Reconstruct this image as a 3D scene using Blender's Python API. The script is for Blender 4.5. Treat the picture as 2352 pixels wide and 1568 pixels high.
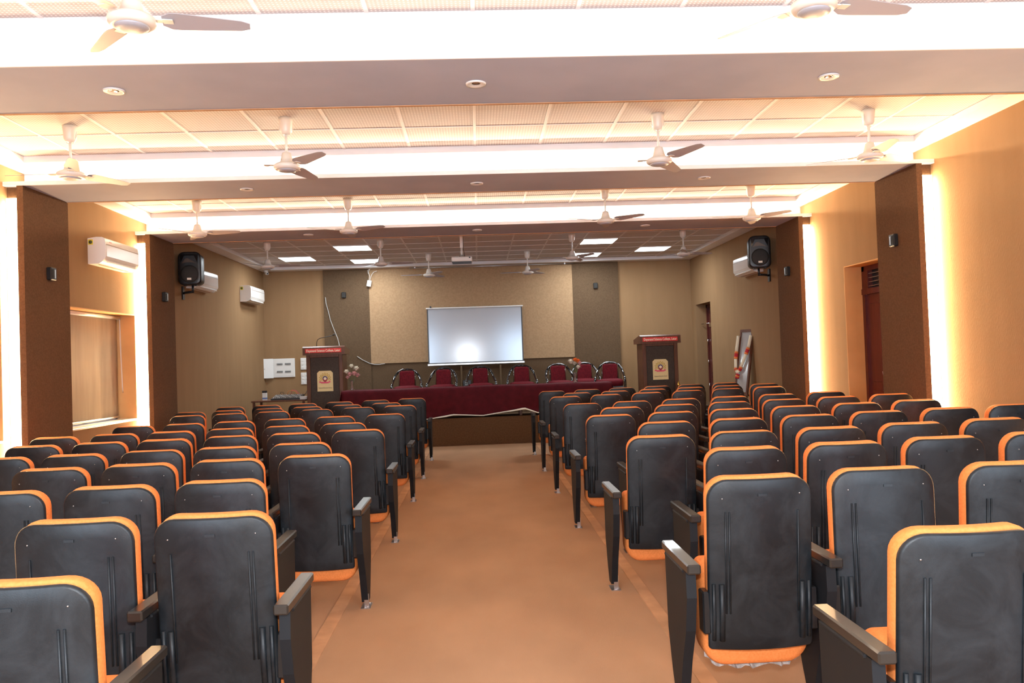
import bpy, math, random
from math import sin, cos, pi, radians, sqrt, atan2
from mathutils import Vector, Matrix

random.seed(7)
S = bpy.context.scene
COL = S.collection
for o in list(bpy.data.objects):
    bpy.data.objects.remove(o)

# ------------------------------------------------------------------ camera
CAM_H = 1.48
YAW, PITCH, ROLL, FPX = .0424, .0222, .0345, 1856.0
f_ = Vector((sin(YAW)*cos(PITCH), cos(YAW)*cos(PITCH), sin(PITCH)))
r0 = Vector((cos(YAW), -sin(YAW), 0)); u0 = r0.cross(f_)
r_ = r0*cos(ROLL) - u0*sin(ROLL); u_ = u0*cos(ROLL) + r0*sin(ROLL)
cd = bpy.data.cameras.new('camera'); cam = bpy.data.objects.new('camera', cd); COL.objects.link(cam)
cd.sensor_width = 36; cd.sensor_fit = 'HORIZONTAL'; cd.lens = 36*FPX/2352
cd.clip_start = .05; cd.clip_end = 200
M = Matrix((r_, u_, -f_)).transposed().to_4x4(); M.translation = Vector((0, 0, CAM_H))
cam.matrix_world = M
S.camera = cam

# ------------------------------------------------------------------ world, lights, exposure
S.view_settings.view_transform = 'Standard'; S.view_settings.look = 'None'
S.view_settings.gamma = 1; S.view_settings.use_curve_mapping = False
S.view_settings.exposure = 0.55
w = bpy.data.worlds.new('world'); S.world = w; w.use_nodes = True
w.node_tree.nodes['Background'].inputs[0].default_value = (.75, .88, 1.0, 1)
w.node_tree.nodes['Background'].inputs[1].default_value = 1.5

WARM = (1.0, .62, .30)
COVE = (1.0, .76, .52)
def area(name, loc, direction, sx, sy, power, color, upv=None, spread=None):
    d = bpy.data.lights.new(name, 'AREA'); d.shape = 'RECTANGLE'; d.size = sx; d.size_y = sy
    d.energy = power; d.color = color
    if spread: d.spread = spread
    o = bpy.data.objects.new(name, d); COL.objects.link(o)
    z = -Vector(direction).normalized()
    up = Vector(upv or (1, 0, 0))            # local X axis
    x = (up - z*up.dot(z)).normalized(); y = z.cross(x)
    m = Matrix((x, y, z)).transposed().to_4x4(); m.translation = Vector(loc); o.matrix_world = m
    return o

BEAMS = [(4.857, 5.745), (7.906, 8.757), (10.90, 11.74)]
WL, WR, PL, PR = -4.50, 4.65, -4.31, 4.46
ZB, ZS, ZC = 3.31, 3.51, 3.57
YBK = -2.2
P_DAY = 190
P_COVE = 115
P_VERT = 95
for i, (a, b) in enumerate(BEAMS):
    area('cove_lamp', (.075, a+.30, 3.40), (0, -1, .42), 8.7, .02, P_COVE, COVE)
    for s, X in ((-1, WL+.028), (1, WR-.028)):
        area('pillar_lamp', (X, a+.045, 1.62), (0, -1, 0), 3.05, .04, P_VERT, WARM, (0, 0, 1))
for X, Y in ((-3.429, 15.755), (-2.169, 14.495), (-2.169, 16.385), (2.241, 14.495), (3.501, 15.755), (2.241, 16.385)):
    area('panel_lamp', (X, Y, 3.545), (0, 0, -1),   .56, .56, 20, (.86, .95, 1.0))
# daylight from behind the camera, through two window openings added for it
for X in (-2.75, 2.9):
    area('window_daylight', (X, YBK+.02, 1.75), (0, 1, 0), 2.6, 1.9, P_DAY, (.66, .82, 1.0))
# the photographer's flash, on the camera
fl = bpy.data.lights.new('camera_flash', 'POINT'); fl.energy = 260; fl.color = (.93, .97, 1.0); fl.shadow_soft_size = .04
flo = bpy.data.objects.new('camera_flash', fl); COL.objects.link(flo); flo.location = (0, -.04, CAM_H+.28)

# ------------------------------------------------------------------ mesh builder
class MB:
    def __init__(s): s.v = []; s.f = []; s.m = []; s.sm = []
    def add(s, vs, fs, mi=0, smooth=False, T=None):
        n = len(s.v)
        for p in vs:
            p = Vector(p)
            if T is not None: p = T @ p
            s.v.append(p)
        for f in fs: s.f.append([i+n for i in f]); s.m.append(mi); s.sm.append(smooth)
        return s
    def box(s, x0, x1, y0, y1, z0, z1, mi=0, T=None, bv=0):
        if bv > 0:
            return s.rbox(x0, x1, y0, y1, z0, z1, bv, mi, T)
        vs = [(x, y, z) for z in (z0, z1) for y in (y0, y1) for x in (x0, x1)]
        fs = [(0, 2, 3, 1), (4, 5, 7, 6), (0, 1, 5, 4), (2, 6, 7, 3), (0, 4, 6, 2), (1, 3, 7, 5)]
        return s.add(vs, fs, mi, False, T)
    def rbox(s, x0, x1, y0, y1, z0, z1, b, mi=0, T=None):
        # box with chamfered edges
        b = min(b, (x1-x0)/2.01, (y1-y0)/2.01, (z1-z0)/2.01)
        X = (x0, x1); Y = (y0, y1); Z = (z0, z1); vs = []; idx = {}
        for i in (0, 1):
            for j in (0, 1):
                for k in (0, 1):
                    sx = b if i == 0 else -b; sy = b if j == 0 else -b; sz = b if k == 0 else -b
                    for a, p in enumerate(((X[i], Y[j]+sy, Z[k]+sz), (X[i]+sx, Y[j], Z[k]+sz), (X[i]+sx, Y[j]+sy, Z[k]))):
                        idx[(i, j, k, a)] = len(vs); vs.append(p)
        g = lambda i, j, k, a: idx[(i, j, k, a)]
        fs = []
        for i in (0, 1):
            q = [g(i, 0, 0, 0), g(i, 1, 0, 0), g(i, 1, 1, 0), g(i, 0, 1, 0)]; fs.append(q if i else q[::-1])
            q = [g(0, i, 0, 1), g(0, i, 1, 1), g(1, i, 1, 1), g(1, i, 0, 1)]; fs.append(q if i else q[::-1])
            q = [g(0, 0, i, 2), g(1, 0, i, 2), g(1, 1, i, 2), g(0, 1, i, 2)]; fs.append(q if i else q[::-1])
        for i in (0, 1):
            for j in (0, 1):
                q = [g(i, j, 0, 0), g(i, j, 1, 0), g(i, j, 1, 1), g(i, j, 0, 1)]; fs.append(q if (i == j) else q[::-1])
                q = [g(i, 0, j, 0), g(i, 0, j, 2), g(i, 1, j, 2), g(i, 1, j, 0)]; fs.append(q if (i == j) else q[::-1])
                q = [g(0, i, j, 1), g(1, i, j, 1), g(1, i, j, 2), g(0, i, j, 2)]; fs.append(q if (i == j) else q[::-1])
                for k in (0, 1):
                    q = [g(i, j, k, 0), g(i, j, k, 1), g(i, j, k, 2)]; fs.append(q if (i+j+k) % 2 else q[::-1])
        return s.add(vs, fs, mi, False, T)
    def tube(s, pts, r, n=8, mi=0, caps=True, T=None):
        pts = [Vector(p) for p in pts]; N = len(pts); vs = []; fs = []
        rr = r if isinstance(r, (list, tuple)) else [r]*N
        t = (pts[1]-pts[0]).normalized()
        a = t.orthogonal().normalized()
        for i, p in enumerate(pts):
            if i == 0: d = pts[1]-pts[0]
            elif i == N-1: d = pts[-1]-pts[-2]
            else: d = (pts[i+1]-pts[i]).normalized()+(pts[i]-pts[i-1]).normalized()
            d.normalize(); a = (a - d*a.dot(d)).normalized(); b = d.cross(a)
            for k in range(n):
                an = 2*pi*k/n; vs.append(p + (a*cos(an)+b*sin(an))*rr[i])
        for i in range(N-1):
            for k in range(n):
                k2 = (k+1) % n; fs.append((i*n+k, i*n+k2, (i+1)*n+k2, (i+1)*n+k))
        s.add(vs, fs, mi, True, T)
        if caps:
            s.add(vs[:n], [tuple(range(n))[::-1]], mi, False, T); s.add(vs[-n:], [tuple(range(n))], mi, False, T)
        return s
    def lathe(s, prof, n=20, mi=0, T=None, smooth=True):
        vs = []; fs = []; N = len(prof)
        for (r, z) in prof:
            for k in range(n):
                an = 2*pi*k/n; vs.append((r*cos(an), r*sin(an), z))
        for i in range(N-1):
            for k in range(n):
                k2 = (k+1) % n; fs.append((i*n+k, i*n+k2, (i+1)*n+k2, (i+1)*n+k))
        if prof[0][0] > 1e-5: fs.append(tuple(range(n))[::-1])
        if prof[-1][0] > 1e-5: fs.append(tuple(range((N-1)*n, N*n)))
        return s.add(vs, fs, mi, smooth, T)
    def prism(s, poly, axis, a, b, mi=0, T=None):
        # poly in the two other axes (cyclic order), extruded along axis from a to b
        n = len(poly); vs = []
        for c in (a, b):
            for (p, q) in poly:
                vs.append({'x': (c, p, q), 'y': (p, c, q), 'z': (p, q, c)}[axis])
        fs = [tuple(range(n))[::-1], tuple(range(n, 2*n))]
        for i in range(n):
            j = (i+1) % n; fs.append((i, j, n+j, n+i))
        return s.add(vs, fs, mi, False, T)
    def build(s, name, mats, parent=None, loc=None):
        me = bpy.data.meshes.new(name)
        me.from_pydata([tuple(p) for p in s.v], [], s.f)
        if not isinstance(mats, (list, tuple)): mats = [mats]
        for m in mats: me.materials.append(m)
        me.polygons.foreach_set('material_index', s.m); me.polygons.foreach_set('use_smooth', s.sm)
        import bmesh
        bm = bmesh.new(); bm.from_mesh(me); bmesh.ops.remove_doubles(bm, verts=bm.verts, dist=1e-5)
        bmesh.ops.recalc_face_normals(bm, faces=bm.faces); bm.to_mesh(me); bm.free()
        o = bpy.data.objects.new(name, me); COL.objects.link(o)
        if parent is not None: o.parent = parent
        if loc is not None: o.location = loc
        return o

def soften(o, ang=40):
    try:
        me = o.data
        me.polygons.foreach_set('use_smooth', [True]*len(me.polygons))
        me.set_sharp_from_angle(angle=radians(ang))
    except Exception: pass
    return o
def tag(o, label, cat, group=None):
    o['label'] = label; o['category'] = cat
    if group: o['group'] = group
    return o
def thing(name, label, cat, loc=(0, 0, 0), rz=0, group=None):
    o = bpy.data.objects.new(name, None); COL.objects.link(o); o.empty_display_size = .1
    o.location = loc; o.rotation_euler = (0, 0, rz)
    return tag(o, label, cat, group)
def struct(mb, name, mats, parent=None):
    o = mb.build(name, mats, parent)
    if parent is None: o['kind'] = 'structure'
    return o
def copy_tree(o, parent=None):
    c = o.copy(); COL.objects.link(c)
    if parent is not None: c.parent = parent
    for ch in list(o.children): copy_tree(ch, c)
    return c

# ------------------------------------------------------------------ materials
def nm(name):
    m = bpy.data.materials.new(name); m.use_nodes = True
    return m, m.node_tree.nodes, m.node_tree.links, m.node_tree.nodes['Principled BSDF']
def plain(name, c, rough=.5, metal=0, spec=.5, coat=0):
    m, N, L, b = nm(name)
    b.inputs['Base Color'].default_value = (*c, 1); b.inputs['Roughness'].default_value = rough
    b.inputs['Metallic'].default_value = metal; b.inputs['Specular IOR Level'].default_value = spec
    if coat: b.inputs['Coat Weight'].default_value = coat
    return m
def noisy(name, c1, c2, scale, rough=.8, bump=.0, detail=4, stretch=(1, 1, 1), lo=.35, hi=.65, spec=.3, bscale=None, metal=0):
    m, N, L, b = nm(name)
    tc = N.new('ShaderNodeTexCoord'); mp = N.new('ShaderNodeMapping'); mp.inputs['Scale'].default_value = stretch
    no = N.new('ShaderNodeTexNoise'); no.inputs['Scale'].default_value = scale; no.inputs['Detail'].default_value = detail
    cr = N.new('ShaderNodeValToRGB'); cr.color_ramp.elements[0].position = lo; cr.color_ramp.elements[1].position = hi
    cr.color_ramp.elements[0].color = (*c1, 1); cr.color_ramp.elements[1].color = (*c2, 1)
    L.new(tc.outputs['Object'], mp.inputs[0]); L.new(mp.outputs[0], no.inputs['Vector']); L.new(no.outputs['Fac'], cr.inputs[0])
    L.new(cr.outputs[0], b.inputs['Base Color'])
    b.inputs['Roughness'].default_value = rough; b.inputs['Specular IOR Level'].default_value = spec
    b.inputs['Metallic'].default_value = metal
    if bump:
        n2 = N.new('ShaderNodeTexNoise'); n2.inputs['Scale'].default_value = bscale or scale*4; n2.inputs['Detail'].default_value = 3
        bp = N.new('ShaderNodeBump'); bp.inputs['Strength'].default_value = bump; bp.inputs['Distance'].default_value = .004
        L.new(mp.outputs[0], n2.inputs['Vector']); L.new(n2.outputs['Fac'], bp.inputs['Height']); L.new(bp.outputs[0], b.inputs['Normal'])
    return m
def emit(name, c, s):
    m, N, L, b = nm(name)
    b.inputs['Base Color'].default_value = (*c, 1)
    b.inputs['Emission Color'].default_value = (*c, 1); b.inputs['Emission Strength'].default_value = s
    return m

m_wall = noisy('tan wall carpet', (.29, .175, .088), (.345, .21, .108), 2.2, .95, .5, 8, (3, 3, .5), lo=.1, hi=.9, spec=.1, bscale=60)
m_dark = noisy('brown wall carpet', (.125, .068, .035), (.16, .088, .046), 60, .95, .35, 4, spec=.1, bscale=160)
m_backdark = noisy('brown stage panel carpet', (.105, .066, .038), (.13, .083, .048), 50, .95, .3, 4, spec=.1, bscale=160)
m_backmid = noisy('light stage panel carpet', (.35, .225, .125), (.41, .265, .15), 30, .95, .3, 4, spec=.1, bscale=160)
m_floor = noisy('terracotta carpet', (.38, .22, .125), (.47, .28, .16), 1.6, .95, .5, 8, (1, .5, 1), .3, .7, .1, bscale=260)
m_seamglow = noisy('carpet seam', (.46, .26, .14), (.58, .33, .18), 6, .9, .2, 4, spec=.1)  # also colours the painted glow on the beams' far edges
m_stage = noisy('stage carpet', (.12, .070, .038), (.155, .092, .05), 40, .95, .3, spec=.1, bscale=200)
m_gyp = noisy('white gypsum paint', (.80, .79, .80), (.84, .83, .84), 2, .75, spec=.25)
m_soff = noisy('pale lavender beam paint', (.38, .415, .53), (.42, .455, .57), 2, .8, spec=.2)  # cool flash and daylight put into the colour of the beam undersides
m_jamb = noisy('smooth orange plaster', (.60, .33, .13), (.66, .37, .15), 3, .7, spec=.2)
m_led = emit('warm led', (1, .86, .62), 14)
m_ledv = emit('warm led tube', (1, .84, .55), 16)
m_panel = emit('white led panel', (.93, .98, 1.0), 5)
m_white = plain('white plastic', (.80, .79, .76), .35)
m_acw = plain('air conditioner plastic', (.83, .81, .77), .22)
m_fan = plain('cream fan enamel', (.78, .73, .66), .3)
m_fanb = plain('fan blade enamel', (.42, .39, .41), .4)  # cream enamel greyed: the blades' shade is put into the colour
m_fanc = plain('grey fan hub cap', (.42, .42, .46), .4)
m_black = plain('black plastic', (.012, .012, .013), .35)
m_blackg = plain('glossy black tube', (.008, .008, .009), .08, 0, .6, .5)
m_grille = noisy('speaker grille', (.02, .018, .016), (.035, .032, .028), 300, .55, .4)
m_steel = plain('steel', (.55, .55, .56), .3, 1)
m_chrome = plain('chrome', (.8, .8, .8), .15, 1)
m_orange = noisy('orange chair fabric', (.78, .23, .055), (.88, .275, .075), 120, .8, .25, 3, spec=.25)
m_maroon = noisy('maroon velvet', (.070, .0025, .007), (.095, .004, .010), 9, .75, .3, 6, spec=.2)
m_redseat = noisy('red chair velvet', (.10, .004, .010), (.16, .007, .014), 40, .75, .2, 4, spec=.2)
m_wood = noisy('mahogany veneer', (.11, .042, .022), (.16, .065, .034), 7, .35, .05, 6, (8, 1, .7))
m_woodd = noisy('dark lectern panel', (.045, .028, .018), (.07, .045, .03), 60, .5, .15, 4)
m_door = noisy('maroon door paint', (.085, .016, .014), (.12, .025, .02), 5, .28, .05, 5, (6, 6, .5))
m_banner = plain('red banner', (.75, .035, .03), .5)
m_cream = plain('cream card', (.85, .66, .32), .5)
m_gold = plain('gold print', (.55, .33, .02), .5)
m_navy = plain('navy print', (.04, .03, .12), .5)
m_pink = plain('pink print', (.80, .06, .16), .5)
m_brownink = plain('brown print', (.22, .10, .05), .5)
m_redink = plain('dark red print', (.35, .04, .03), .5)
m_letter = plain('cream lettering', (.95, .80, .60), .5)
m_yellow = plain('yellow sticker', (.80, .70, .05), .5)
m_green = plain('dark sticker print', (.10, .12, .04), .5)
m_blind = noisy('roller blind cloth', (.40, .335, .26), (.44, .37, .29), 4, .9, .1, 4, (1, 4, .4), spec=.1)
m_frame = plain('white window frame', (.78, .78, .78), .3)
m_tornlin = noisy('torn grey lining', (.30, .27, .25), (.45, .41, .38), 60, .9)
m_glassv = plain('vase glass', (.75, .60, .55), .08)
m_glassv.node_tree.nodes['Principled BSDF'].inputs['Transmission Weight'].default_value = .8
m_petw = plain('white petals', (.85, .80, .68), .6)
m_petp = plain('pink petals', (.75, .42, .42), .6)
m_peto = plain('orange petals', (.85, .22, .04), .6)
m_leaf = plain('green stem', (.10, .16, .05), .6)
m_brass = plain('brass', (.75, .48, .12), .25, 1)
m_cable = plain('grey cable', (.45, .44, .42), .5)
m_glass = plain('window glass', (.9, .95, 1), .02)
m_glass.node_tree.nodes['Principled BSDF'].inputs['Transmission Weight'].default_value = 1
m_screen = plain('projection screen', (.32, .345, .385), .15, .13, .5)
m_mirror = plain('picture glass', (.42, .43, .43), .12, 0, .8)
m_garl = plain('cream garland', (.82, .76, .58), .8)
m_garr = plain('red garland', (.50, .02, .03), .8)
m_garo = plain('orange garland', (.80, .22, .05), .8)
m_blue = plain('blue print', (.12, .20, .45), .5)
m_arm = plain('black lacquered armrest', (.022, .019, .016), .3, 0, .5, .15)
m_side = plain('matt black side panel', (.010, .011, .013), .6, 0, .25)

def shell_mat():
    m, N, L, b = nm('scuffed black chair shell')
    tc = N.new('ShaderNodeTexCoord'); oi = N.new('ShaderNodeObjectInfo')
    ad = N.new('ShaderNodeVectorMath'); ad.operation = 'MULTIPLY_ADD'
    cx = N.new('ShaderNodeCombineXYZ')
    for i in range(3): L.new(oi.outputs['Random'], cx.inputs[i])
    ad.inputs[1].default_value = (37, 37, 37); L.new(cx.outputs[0], ad.inputs[0]); L.new(tc.outputs['Object'], ad.inputs[2])
    n1 = N.new('ShaderNodeTexNoise'); n1.inputs['Scale'].default_value = 5; n1.inputs['Detail'].default_value = 8; n1.inputs['Roughness'].default_value = .7
    n1.inputs['Distortion'].default_value = .6
    cr = N.new('ShaderNodeValToRGB'); e = cr.color_ramp.elements
    e[0].position = .42; e[0].color = (.0065, .009, .0115, 1); e[1].position = .85; e[1].color = (.030, .037, .043, 1)
    L.new(ad.outputs[0], n1.inputs['Vector']); L.new(n1.outputs['Fac'], cr.inputs[0]); L.new(cr.outputs[0], b.inputs['Base Color'])
    b.inputs['Roughness'].default_value = .45; b.inputs['Specular IOR Level'].default_value = .38
    n2 = N.new('ShaderNodeTexNoise'); n2.inputs['Scale'].default_value = 350
    bp = N.new('ShaderNodeBump'); bp.inputs['Strength'].default_value = .25; bp.inputs['Distance'].default_value = .001
    L.new(tc.outputs['Object'], n2.inputs['Vector']); L.new(n2.outputs['Fac'], bp.inputs['Height']); L.new(bp.outputs[0], b.inputs['Normal'])
    return m
m_shell = shell_mat()

def tile_mat():
    # perforated gypsum tiles: rows of small square holes
    m, N, L, b = nm('perforated ceiling tile')
    tc = N.new('ShaderNodeTexCoord'); sp = N.new('ShaderNodeSeparateXYZ'); L.new(tc.outputs['Object'], sp.inputs[0])
    def mth(op, a, bb=None):
        n = N.new('ShaderNodeMath'); n.operation = op
        if hasattr(a, 'links'): L.new(a, n.inputs[0])
        else: n.inputs[0].default_value = a
        if bb is not None:
            if hasattr(bb, 'links'): L.new(bb, n.inputs[1])
            else: n.inputs[1].default_value = bb
        return n.outputs[0]
    def hole(ax):
        q = mth('FRACT', mth('ADD', mth('MULTIPLY', ax, 1/.025), 1000.0))
        return mth('LESS_THAN', mth('ABSOLUTE', mth('SUBTRACT', q, .5)), .22)
    h = mth('MULTIPLY', hole(sp.outputs[0]), hole(sp.outputs[1]))
    mx = N.new('ShaderNodeMix'); mx.data_type = 'RGBA'
    mx.inputs[6].default_value = (.54, .51, .51, 1); mx.inputs[7].default_value = (.85, .83, .82, 1)
    L.new(h, mx.inputs[0]); L.new(mx.outputs[2], b.inputs['Base Color']); b.inputs['Roughness'].default_value = .85
    return m
m_tile = tile_mat()

# ------------------------------------------------------------------ room shell
YB, YE = YBK, 17.30        # behind the camera, stage wall
struct(MB().box(WL-.6, WR+.6, YB, YE+.2, -.12, 0), 'floor', m_floor)
WZ = 3.75

def side_wall(name, X, s, openings):
    # X inner face, s = -1 left, +1 right; openings (y0,y1,z0,z1)
    mb = MB(); T = .35
    x0, x1 = (X-T, X) if s < 0 else (X, X+T)
    ys = YB
    for (a, b, z0, z1) in openings:
        mb.box(x0, x1, ys, a, 0, WZ)
        if z0 > 0: mb.box(x0, x1, a, b, 0, z0)
        mb.box(x0, x1, a, b, z1, WZ)
        ys = b
    mb.box(x0, x1, ys, YE+.2, 0, WZ)
    return struct(mb, name, m_wall)
side_wall('wall_left', WL, -1, [(6.05, 7.84, .86, 2.235), (9.02, 10.83, .86, 2.235)])
side_wall('wall_right', WR, 1, [(9.08, 10.0, 0, 2.50), (15.9, 16.98, 0, 2.50)])
struct(MB().box(WL-.35, WR+.35, YE, YE+.2, 0, WZ), 'wall_back', m_wall)

mb = MB(); T_ = .25
mb.box(WL-.35, -4.10, YB-T_, YB, 0, WZ).box(-1.40, 1.55, YB-T_, YB, 0, WZ).box(4.25, WR+.35, YB-T_, YB, 0, WZ)
for (a, b) in ((-4.10, -1.40), (1.55, 4.25)): mb.box(a, b, YB-T_, YB, 0, .75).box(a, b, YB-T_, YB, 2.75, WZ)  # unseen openings added for the rear daylight
struct(mb, 'wall_rear', m_wall)

# ceiling: tile fields with a dropped white frame round each bay
BAYS = [(YB, 4.857, 4.787), (5.745, 7.906, 7.83), (8.757, 10.90, 10.83), (11.74, YE, 17.0)]
XL, XR = -4.255, 4.41
mb = MB()
mb.box(WL, WR, YB, YE, ZC, ZC+.1)
struct(mb, 'ceiling', m_tile)
mf = MB()
for i, (a, b, fy) in enumerate(BAYS):
    near = a if i == 0 else a+.12
    mf.box(WL, XL, a, b+(.4 if i < 3 else 0), ZS, ZC)
    mf.box(XR, WR, a, b+(.4 if i < 3 else 0), ZS, ZC)
    mf.box(XL, XR, fy, b+(.4 if i < 3 else 0), ZS, ZC)
    if i: mf.box(XL, XR, a, near, ZS, ZC)
struct(mf, 'trim_1', m_gyp)
# t-bars of the tile grid
mt = MB()
bars = {0: [4.00, 3.37, 2.74], 1: [7.17, 6.54], 2: [10.28, 9.65, 9.02], 3: [16.70, 16.07, 15.44, 14.81, 14.18, 13.55, 12.92, 12.29]}
for i, (a, b, fy) in enumerate(BAYS):
    y0 = a if i == 0 else a+.12
    for k in range(-7, 8):
        X = .036+.63*k
        if XL < X < XR: mt.box(X-.013, X+.013, y0, fy, ZC-.005, ZC)
    for Y in bars[i]: mt.box(XL, XR, Y-.008, Y+.008, ZC-.0045, ZC)
struct(mt, 'trim_2', m_gyp)

# beams with a cove ledge on the near side
for i, (a, b) in enumerate(BEAMS):
    mb = MB()
    mb.box(WL, WR, a+.38, b, ZB+.012, ZC)              # core
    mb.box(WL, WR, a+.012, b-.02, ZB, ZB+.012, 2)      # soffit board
    mb.box(WL, WR, a+.012, a+.38, ZB+.012, ZB+.018)    # ledge
    mb.box(WL, WR, a, a+.012, ZB, ZB+.04)    # lip
    mb.box(WL, WR, b-.02, b+.004, ZB-.006, ZB+.012, 1)  # orange strip painting in the warm glow along the far edge
    struct(mb, 'trim_%d' % (3+i), [m_gyp, m_seamglow, m_soff])
    led = MB().tube([(WL+.1, a+.345, 3.395), (WR-.1, a+.345, 3.395)], .012, 8)
    o = led.build('led_strip', m_led)
    tag(o, 'warm white light strip in the cove of the %s ceiling beam' % ['nearest', 'middle', 'farthest'][i], 'light strip', 'cove light strips')
    led2 = MB().box(WL+.1, WR-.1, a+.357, a+.38, 3.375, 3.415); bk = led2.build('mounting_rail', m_gyp, o)

# pillars: dark carpeted panel on a narrower core, light strip on the near side
n = 6
for i, (a, b) in enumerate(BEAMS):
    for s in (-1, 1):
        mb = MB()
        if s < 0: mb.box(PL-.06, PL, a, b, 0, ZB); mb.box(WL, PL-.06, a+.07, b, 0, ZB)
        else: mb.box(PR, PR+.06, a, b, 0, ZB); mb.box(PR+.06, WR, a+.07, b, 0, ZB)
        struct(mb, 'trim_%d' % n, m_dark); n += 1
        X = (WL+PL-.06)/2 if s < 0 else (WR+PR+.06)/2
        o = MB().box(X-.062, X+.062, a+.052, a+.07, .04, 3.2).build('led_strip', m_ledv)
        tag(o, 'tall vertical warm light strip behind the near edge of the %s %s pillar' % (['nearest', 'middle', 'farthest'][i], 'left' if s < 0 else 'right'), 'light strip', 'pillar light strips')

# stage wall panels
def panel(name, x0, x1, z0, z1, th, m):
    global n
    o = struct(MB().box(x0, x1, YE-th, YE, z0, z1), 'trim_%d' % n, m); n += 1
panel('l', -3.235, -2.27, 0, 3.51, .05, m_backdark)
panel('r', 2.07, 3.065, 0, 3.51, .05, m_backdark)
panel('c', -2.27, 2.07, 1.49, 3.51, .045, m_backmid)
panel('b', -2.27, 2.07, 0, 1.49, .02, m_backdark)
# thin edge shadow gap right of the centre panel
# stage
ST = .48
struct(MB().box(WL, WR, 14.30, YE, 0, ST-.012).box(WL, WR, 14.285, YE, ST-.012, ST), 'trim_%d' % n, m_stage); n += 1
# carpet seams beside the aisle
for x0, x1 in ((-.935, -.855), (.945, 1.02)):
    struct(MB().box(x0, x1, -1, 14.2, 0, .006), 'trim_%d' % n, m_seamglow); n += 1
# conduit along the top of the stage wall
struct(MB().tube([(-1.4, YE-.10, 3.487), (2.1, YE-.10, 3.487)], .012, 8).box(-1.3, -1.27, YE-.11, YE-.04, 3.48, 3.52).box(1.9, 1.93, YE-.11, YE-.04, 3.48, 3.52), 'trim_%d' % n, m_steel); n += 1

# smooth plaster linings of the wall recesses
for (a, b, z0, z1, s) in ((6.05, 7.84, .86, 2.235, -1), (9.02, 10.83, .86, 2.235, -1), (9.08, 10.0, 0, 2.50, 1)):
    x0, x1 = (WL-.25, WL+.001) if s < 0 else (WR-.001, WR+.22)
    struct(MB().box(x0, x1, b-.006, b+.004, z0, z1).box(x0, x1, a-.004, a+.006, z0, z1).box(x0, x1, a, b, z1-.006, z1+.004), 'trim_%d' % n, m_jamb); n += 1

# ------------------------------------------------------------------ windows with blinds
for i, (a, b) in enumerate(((9.02, 10.83), (6.05, 7.84))):
    z0, z1 = .86, 2.235
    w_ = bpy.data.objects.new('window_%d' % (i+1), None); COL.objects.link(w_); w_['kind'] = 'structure'
    X = WL-.30
    mb = MB().box(X, X+.04, a, b, z0, z0+.05).box(X, X+.04, a, b, z1-.05, z1).box(X, X+.04, a, a+.05, z0, z1).box(X, X+.04, b-.05, b, z0, z1).box(X, X+.04, (a+b)/2-.025, (a+b)/2+.025, z0, z1)
    mb.build('window_frame', m_frame, w_)
    MB().box(X+.015, X+.02, a+.05, b-.05, z0+.05, z1-.05).build('window_pane', m_glass, w_)
    MB().rbox(WL-.26, WL+.03, a+.002, b-.002, z0-.001, z0+.02, .006).build('window_sill', m_frame, w_)
    bl = thing('roller_blind', 'beige roller blind drawn down in the %s left window recess' % ('farther' if i == 0 else 'nearer'), 'blind', (WL-.2, (a+b)/2, z0), 0, 'roller blinds')
    h = (b-a)/2
    mb = MB(); N = 24; vs = []; fs = []
    for k in range(N+1):
        y = -h+.02+(2*h-.10)*k/N; x = .006*sin(k*1.3)+.004*sin(k*.5)
        vs += [(x*.2, y, z1-z0-.05), (x, y, .06)]
    for k in range(N): fs.append((2*k, 2*k+2, 2*k+3, 2*k+1))
    cl = mb.add(vs, fs, 0, True); c = cl.build('blind_cloth', m_blind, bl)
    sd = c.modifiers.new('s', 'SOLIDIFY'); sd.thickness = .003
    MB().tube([(0, -h+.01, z1-z0-.035), (0, h-.01, z1-z0-.035)], .025, 12).build('blind_roller', m_frame, bl)
    MB().rbox(-.012, .012, -h+.02, h-.08, .04, .065, .004).build('bottom_bar', m_steel, bl)
    MB().tube([(.02, h-.045, z1-z0-.05), (.022, h-.042, .9), (.03, h-.03, .42), (.035, h-.022, .36), (.03, h-.014, .44), (.022, h-.02, .9), (.02, h-.03, z1-z0-.05)], .0025, 6).build('pull_cord', m_white, bl)

# ------------------------------------------------------------------ doors
def door(name, a, b, zt, transom):
    X = WR+.22
    d = bpy.data.objects.new(name, None); COL.objects.link(d); d['kind'] = 'structure'
    fr = MB().box(X, X+.1, a, a+.07, 0, zt).box(X, X+.1, b-.07, b, 0, zt).box(X, X+.1, a, b, zt-.07, zt)
    zl = zt-.07
    if transom:
        zl = zt-.36
        fr.box(X-.01, X+.1, a, b, zl, zl+.07)
    fr.build('door_frame', m_door, d)
    if transom:
        lv = MB().box(X+.06, X+.075, a+.07, b-.07, zl+.07, zt-.07)
        lv.build('vent_panel', m_black, d)
        for k in range(4):
            z = zl+.095+k*.052
            MB().box(X+.01, X+.05, a+.07, b-.12, z, z+.006).build('louver', m_steel, d)
        MB().box(X, X+.08, b-.16, b-.07, zl+.07, zt-.07).build('vent_stile', m_door, d)
    mid = (a+b)/2 if transom else b-.07
    leaf = MB().box(X+.03, X+.07, a+.07, mid-.003, 0.01, zl)
    if transom: leaf.box(X+.03, X+.07, mid+.003, b-.07, .01, zl)
    lf = leaf.build('door_leaf', m_door, d)
    st = MB()
    for (p, q) in (((a+.07, mid), (mid, b-.07)) if transom else ((a+.07, mid),)):
        for (z0, z1) in ((.12, .95), (1.05, zl-.12)):
            st.rbox(X+.018, X+.031, p+.07, q-.07, z0, z1, .01)
    st.build('raised_panel', m_door, lf)
    return d, X, zl, mid
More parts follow.
